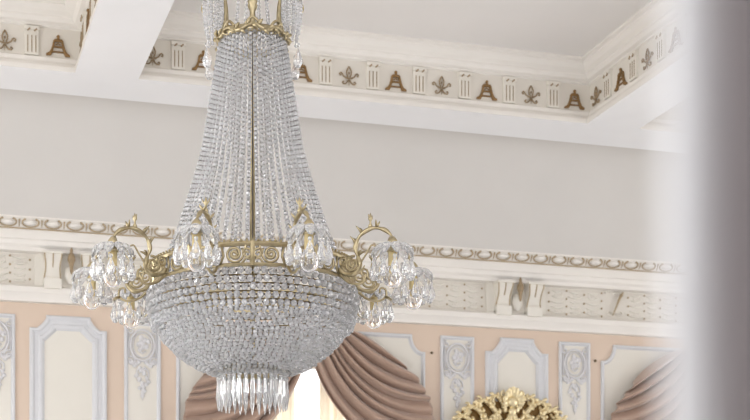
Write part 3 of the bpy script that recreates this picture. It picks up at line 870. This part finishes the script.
# bottom ring with spear prisms
ZR = hy(371)
b = MB(); r0 = .158
b.lathe([(r0-.008, ZR-.012), (r0+.006, ZR-.012), (r0+.009, ZR), (r0+.004, ZR+.012), (r0-.008, ZR+.012), (r0-.008, ZR-.012)], 60, caps=False)
b.build('bottom_ring', BR, ch, True)
b = MB(); 
for k in range(46): b.ball(cyl(.158, 2*pi*k/46, ZR-.022), .0105, 8, 5)
b.build('bead_row', CR, ch)
def spear_mb(r, ztop, L, w):
    b = MB(); b.ball((0, -r, ztop-.010), .0095, 8, 5)
    n = 6
    b.lathe([(.002, -L), (w*.55, -L+.022), (w*1.15, -L*.62), (w*.62, -L*.18), (w*.75, -L*.08), (.003, -.022)], n, (0, -r, ztop))
    return b
p0 = spear_mb(.158, ZR-.030, .150, .0112).build('spear_prism', M['clear'], ch)
NP = 34
for k in range(1, NP): dup(p0, ch, 2*pi*k/NP+random.uniform(-.02, .02))
p1 = spear_mb(.105, ZR-.012, .150, .0112).build('spear_prism', M['clear'], ch)
for k in range(1, 20): dup(p1, ch, 2*pi*k/20)
# swan-neck arms, each with a hanging lamp
def RP(r, h): return (0, -r, hz(h))
RL = .738
def arm():
    b = MB()
    neck = bez([RP(.468,1.45), RP(.50,1.425), RP(.545,1.418), RP(.575,1.445), RP(.568,1.485), RP(.552,1.53), RP(.575,1.578), RP(.632,1.602), RP(.69,1.59), RP(.728,1.56), RP(RL,1.525)], 8)
    b.tube(neck, lambda t: .0105-.003*t+.002*sin(t*40), 8)
    b.tube([RP(.536+x, 1.462+z) for x, z in spiral((0,0), .005, .036, .4, -3.6*pi, 34)], lambda t: .0035+.003*t, 7)
    b.tube([RP(.492+x, 1.485+z) for x, z in spiral((0,0), .005, .028, pi, 4.2*pi, 30)], lambda t: .0035+.0025*t, 7)
    b.tube(bez([RP(.468,1.43), RP(.52,1.385), RP(.575,1.372), RP(.612,1.392), RP(.61,1.425), RP(.588,1.43), RP(.583,1.408)], 6), lambda t: .0065-.002*t, 7)
    b.tube(bez([RP(.57,1.45), RP(.61,1.5), RP(.635,1.53), RP(.66,1.51), RP(.645,1.49)], 6), lambda t: .005-.002*t, 6)
    # acanthus leaves along the neck
    for r, h, dr, dh in ((.555,1.55,-.02,.03), (.585,1.59,-.02,.03), (.66,1.605,.005,.026), (.57,1.5,.022,.012), (.61,1.39,.03,-.016)):
        for s in (-1, 1):
            q = Vector(RP(r, h)); q2 = q+Vector((s*.016, -dr, dh)); b.tube([q, (q+q2)/2+Vector((s*.004,0,.004)), q2], lambda t: .007-.005*t, 6)
    # cap above the lamp
    b.lathe([(.008,.05), (.02,.035), (.024,.02), (.016,.005), (.022,-.005), (.026,-.014), (.004,-.016)], 14, RP(RL,1.50))
    o = b.build('lamp_arm', BR, ch, True)
    b = MB(); q = RP(.628,1.612)
    b.lathe([(.006,-.01), (.011,0), (.005,.012), (.004,.022), (.011,.032), (.006,.044), (.001,.058)], 10, q)
    for s in (-1, 1): b.tube([(q[0], q[1]+s*.004, q[2]+.03), (q[0]+s*.012, q[1], q[2]+.038), (q[0]+s*.016, q[1], q[2]+.05)], lambda t: .005-.003*t, 6)
    b.build('finial', BR, o, True)
    b = MB()   # scalloped crystal canopy
    q = Vector(RP(RL,1.508))
    for k in range(11):
        a = 2*pi*k/11; D_ = Vector((sin(a), cos(a), 0)); T_ = Vector((cos(a), -sin(a), 0)); NN = 7
        path = [(.016,.002),(.04,.006),(.065,-.003),(.083,-.022),(.092,-.045)]; wd = [.006,.014,.021,.022,.008]; th_ = [.004,.007,.009,.008,.003]
        vs = []; fs = []
        for (pr, pz), w_, h_ in zip(path, wd, th_):
            c = q+D_*pr+Vector((0,0,pz)); up = (Vector((0,0,1))*.75+D_*.6).normalized()
            vs += [c-T_*w_, c-T_*w_*.45+up*h_, c+T_*w_*.45+up*h_, c+T_*w_, c+T_*w_*.45-up*h_*.6, c-T_*w_*.45-up*h_*.6]
        for i in range(4):
            for m_ in range(6): fs.append((i*6+m_, i*6+(m_+1) % 6, (i+1)*6+(m_+1) % 6, (i+1)*6+m_))
        fs += [tuple(range(5,-1,-1)), tuple(24+m_ for m_ in range(6))]
        b.add(vs, fs)
    b.build('crystal_canopy', M['clear'], o)
    b = MB(); b.lathe([(.015,.06), (.019,.055), (.019,-.022), (.022,-.027), (.020,-.034), (.010,-.038)], 14, RP(RL,1.437)); b.build('candle_sleeve', M['sleeve'], o, True)
    b = MB(); b.lathe([(.0125,.0), (.016,-.012), (.029,-.028), (.038,-.048), (.041,-.066), (.035,-.088), (.019,-.102), (.003,-.106)], 20, RP(RL,1.438)); b.build('bulb', M['bulb'], o, True)
    NDR = 10
    for k in range(NDR):
        a = 2*pi*(k+.5)/NDR; q = RP(RL,1.452); c = (q[0]+.083*sin(a), q[1]+.083*cos(a), q[2])
        b = MB(); b.ball((c[0], c[1], c[2]-.004), .0095, 8, 5)
        b.lathe([(.002,-.086), (.012,-.082), (.0195,-.066), (.0185,-.050), (.0110,-.028), (.005,-.014), (.002,-.010)], 8, c)
        b.build('crystal_drop', M['clear'], o)
    return o
a0 = arm()
for k in range(10):
    if k == 0: a0.rotation_euler = (0, 0, pi/10)
    else: dup(a0, ch, pi/10+k*pi/5)
# crown ring at the head of the cascade
ZC = hz(2.567)
b = MB(); r0 = .147
b.lathe([(r0-.006, ZC-.02), (r0+.006, ZC-.02), (r0+.014, ZC-.004), (r0+.006, ZC+.016), (r0-.006, ZC+.016), (r0-.006, ZC-.02)], 48, caps=False)
wv_ = lambda a: ZC+.012*cos(8*a)
b.tube([cyl(r0+.012, 2*pi*i/96, wv_(2*pi*i/96)) for i in range(96)], .0105, 7, True)
rn = random.Random(12)
for k in range(40):   # wreath of small leaves
    a = 2*pi*k/40; u_ = 1 if k % 2 else -1; z = wv_(a)
    b.tube([cyl(r0+.014, a, z), cyl(r0+.026, a+.05, z+u_*.014), cyl(r0+.022, a+.12, z+u_*.026)], lambda t: .0085*sin(pi*(.2+.75*t))+.001, 6)
for k in range(8):
    a = 2*pi*k/8; b.tube([cyl(r0+.008, a-.22+.44*i/12, ZC+.012+.030*sin(pi*i/12)) for i in range(13)], .0065, 6)
crown = b.build('crown_ring', BR, ch, True)
def crown_arm():
    b = MB()
    b.tube(bez([(0,-.147,ZC+.01), (0,-.128,ZC+.09), (0,-.135,ZC+.2), (0,-.175,ZC+.3), (0,-.225,ZC+.33), (0,-.255,ZC+.29), (0,-.24,ZC+.255), (0,-.222,ZC+.27)], 8), lambda t: .0085-.003*t, 7)
    b.tube([(0, -.225-x, ZC+.185+z) for x, z in spiral((0,0), .006, .032, 0, 2.2*pi, 20)], .005, 6)
    o = b.build('crown_arm', BR, ch, True)
    b = MB(); rnd = random.Random(9)
    for s in range(8):
        ox, oy = .034*cos(s*.785), .034*sin(s*.785); L = 14+int(rnd.uniform(-2, 2))
        for i in range(L):
            sp = 1.05+.2*sin(pi*i/L)-.5*max(0, i/L-.6); b.ball((ox*sp, -.187+oy*sp, ZC+.25-.0172*i), .0086, 8, 5)
    b.build('bead_tassel', CR, o)
    b = MB(); b.ball((0, -.215, ZC-.045), .011, 8, 5)
    b.lathe([(.002,-.098), (.012,-.094), (.0215,-.076), (.021,-.06), (.011,-.03), (.005,-.012), (.002,-.006)], 8, (0, -.215, ZC-.052))
    b.build('crystal_drop', M['clear'], o)
    return o
c0 = crown_arm()
for k, a in enumerate((radians(74), radians(-74), radians(112), radians(-112))):
    if k == 0: c0.rotation_euler = (0, 0, a)
    else: dup(c0, ch, a)
# bead swags between crown ring and stem
b = MB()
b.tube([(0, -.09, ZC+.02+i*.02) for i in range(2)], .003, 5)
for i in range(20): b.ball((0, -.085+.03*(i/20), ZC+.0+.0175*i), .0086, 8, 5)
s0 = b.build('bead_strand', CR, ch)
for k in range(8):
    a = 2*pi*(k+.5)/8
    if k == 0: s0.rotation_euler = (0, 0, a)
    else: dup(s0, ch, a)
b = MB(); b.lathe([(.2, hz(2.9)), (.208, hz(2.9)), (.21, hz(2.915)), (.2, hz(2.915)), (.2, hz(2.9))], 48, caps=False)
for k in range(6):
    a = pi/2+2*pi*k/6; b.tube([cyl(.01, a, hz(2.91)), cyl(.2, a, hz(2.907))], .006, 6)
b.build('corona', BR, ch, True)

# ------------------------------------------------------------------ world, camera
w = bpy.data.worlds.new('sky'); bpy.context.scene.world = w; w.use_nodes = True
bg = w.node_tree.nodes['Background']; bg.inputs[0].default_value = (1, 1, 1, 1); bg.inputs[1].default_value = 6.0
cam = bpy.data.cameras.new('camera'); co = bpy.data.objects.new('camera', cam); C.objects.link(co)
co.location = (0, 0, CZ); co.rotation_euler = (pi/2, 0, -TH)
cam.sensor_width = 36; cam.sensor_fit = 'HORIZONTAL'; cam.lens = F/750*36
cam.shift_x = (375-CX)/750; cam.shift_y = (CY-210)/750
cam.clip_start = .02
bpy.context.scene.cycles.filter_width = 1.1
cam.dof.use_dof = True; cam.dof.focus_distance = 6.0; cam.dof.aperture_fstop = 4.5
sc = bpy.context.scene; sc.camera = co
sc.view_settings.view_transform = 'Standard'; sc.view_settings.look = 'None'; sc.view_settings.gamma = 1; sc.view_settings.exposure = -1.25
try:
    sc.cycles.max_bounces = 20; sc.cycles.transmission_bounces = 20; sc.cycles.diffuse_bounces = 5; sc.cycles.glossy_bounces = 6
    sc.cycles.caustics_refractive = True; sc.cycles.sample_clamp_indirect = 12
except Exception: pass
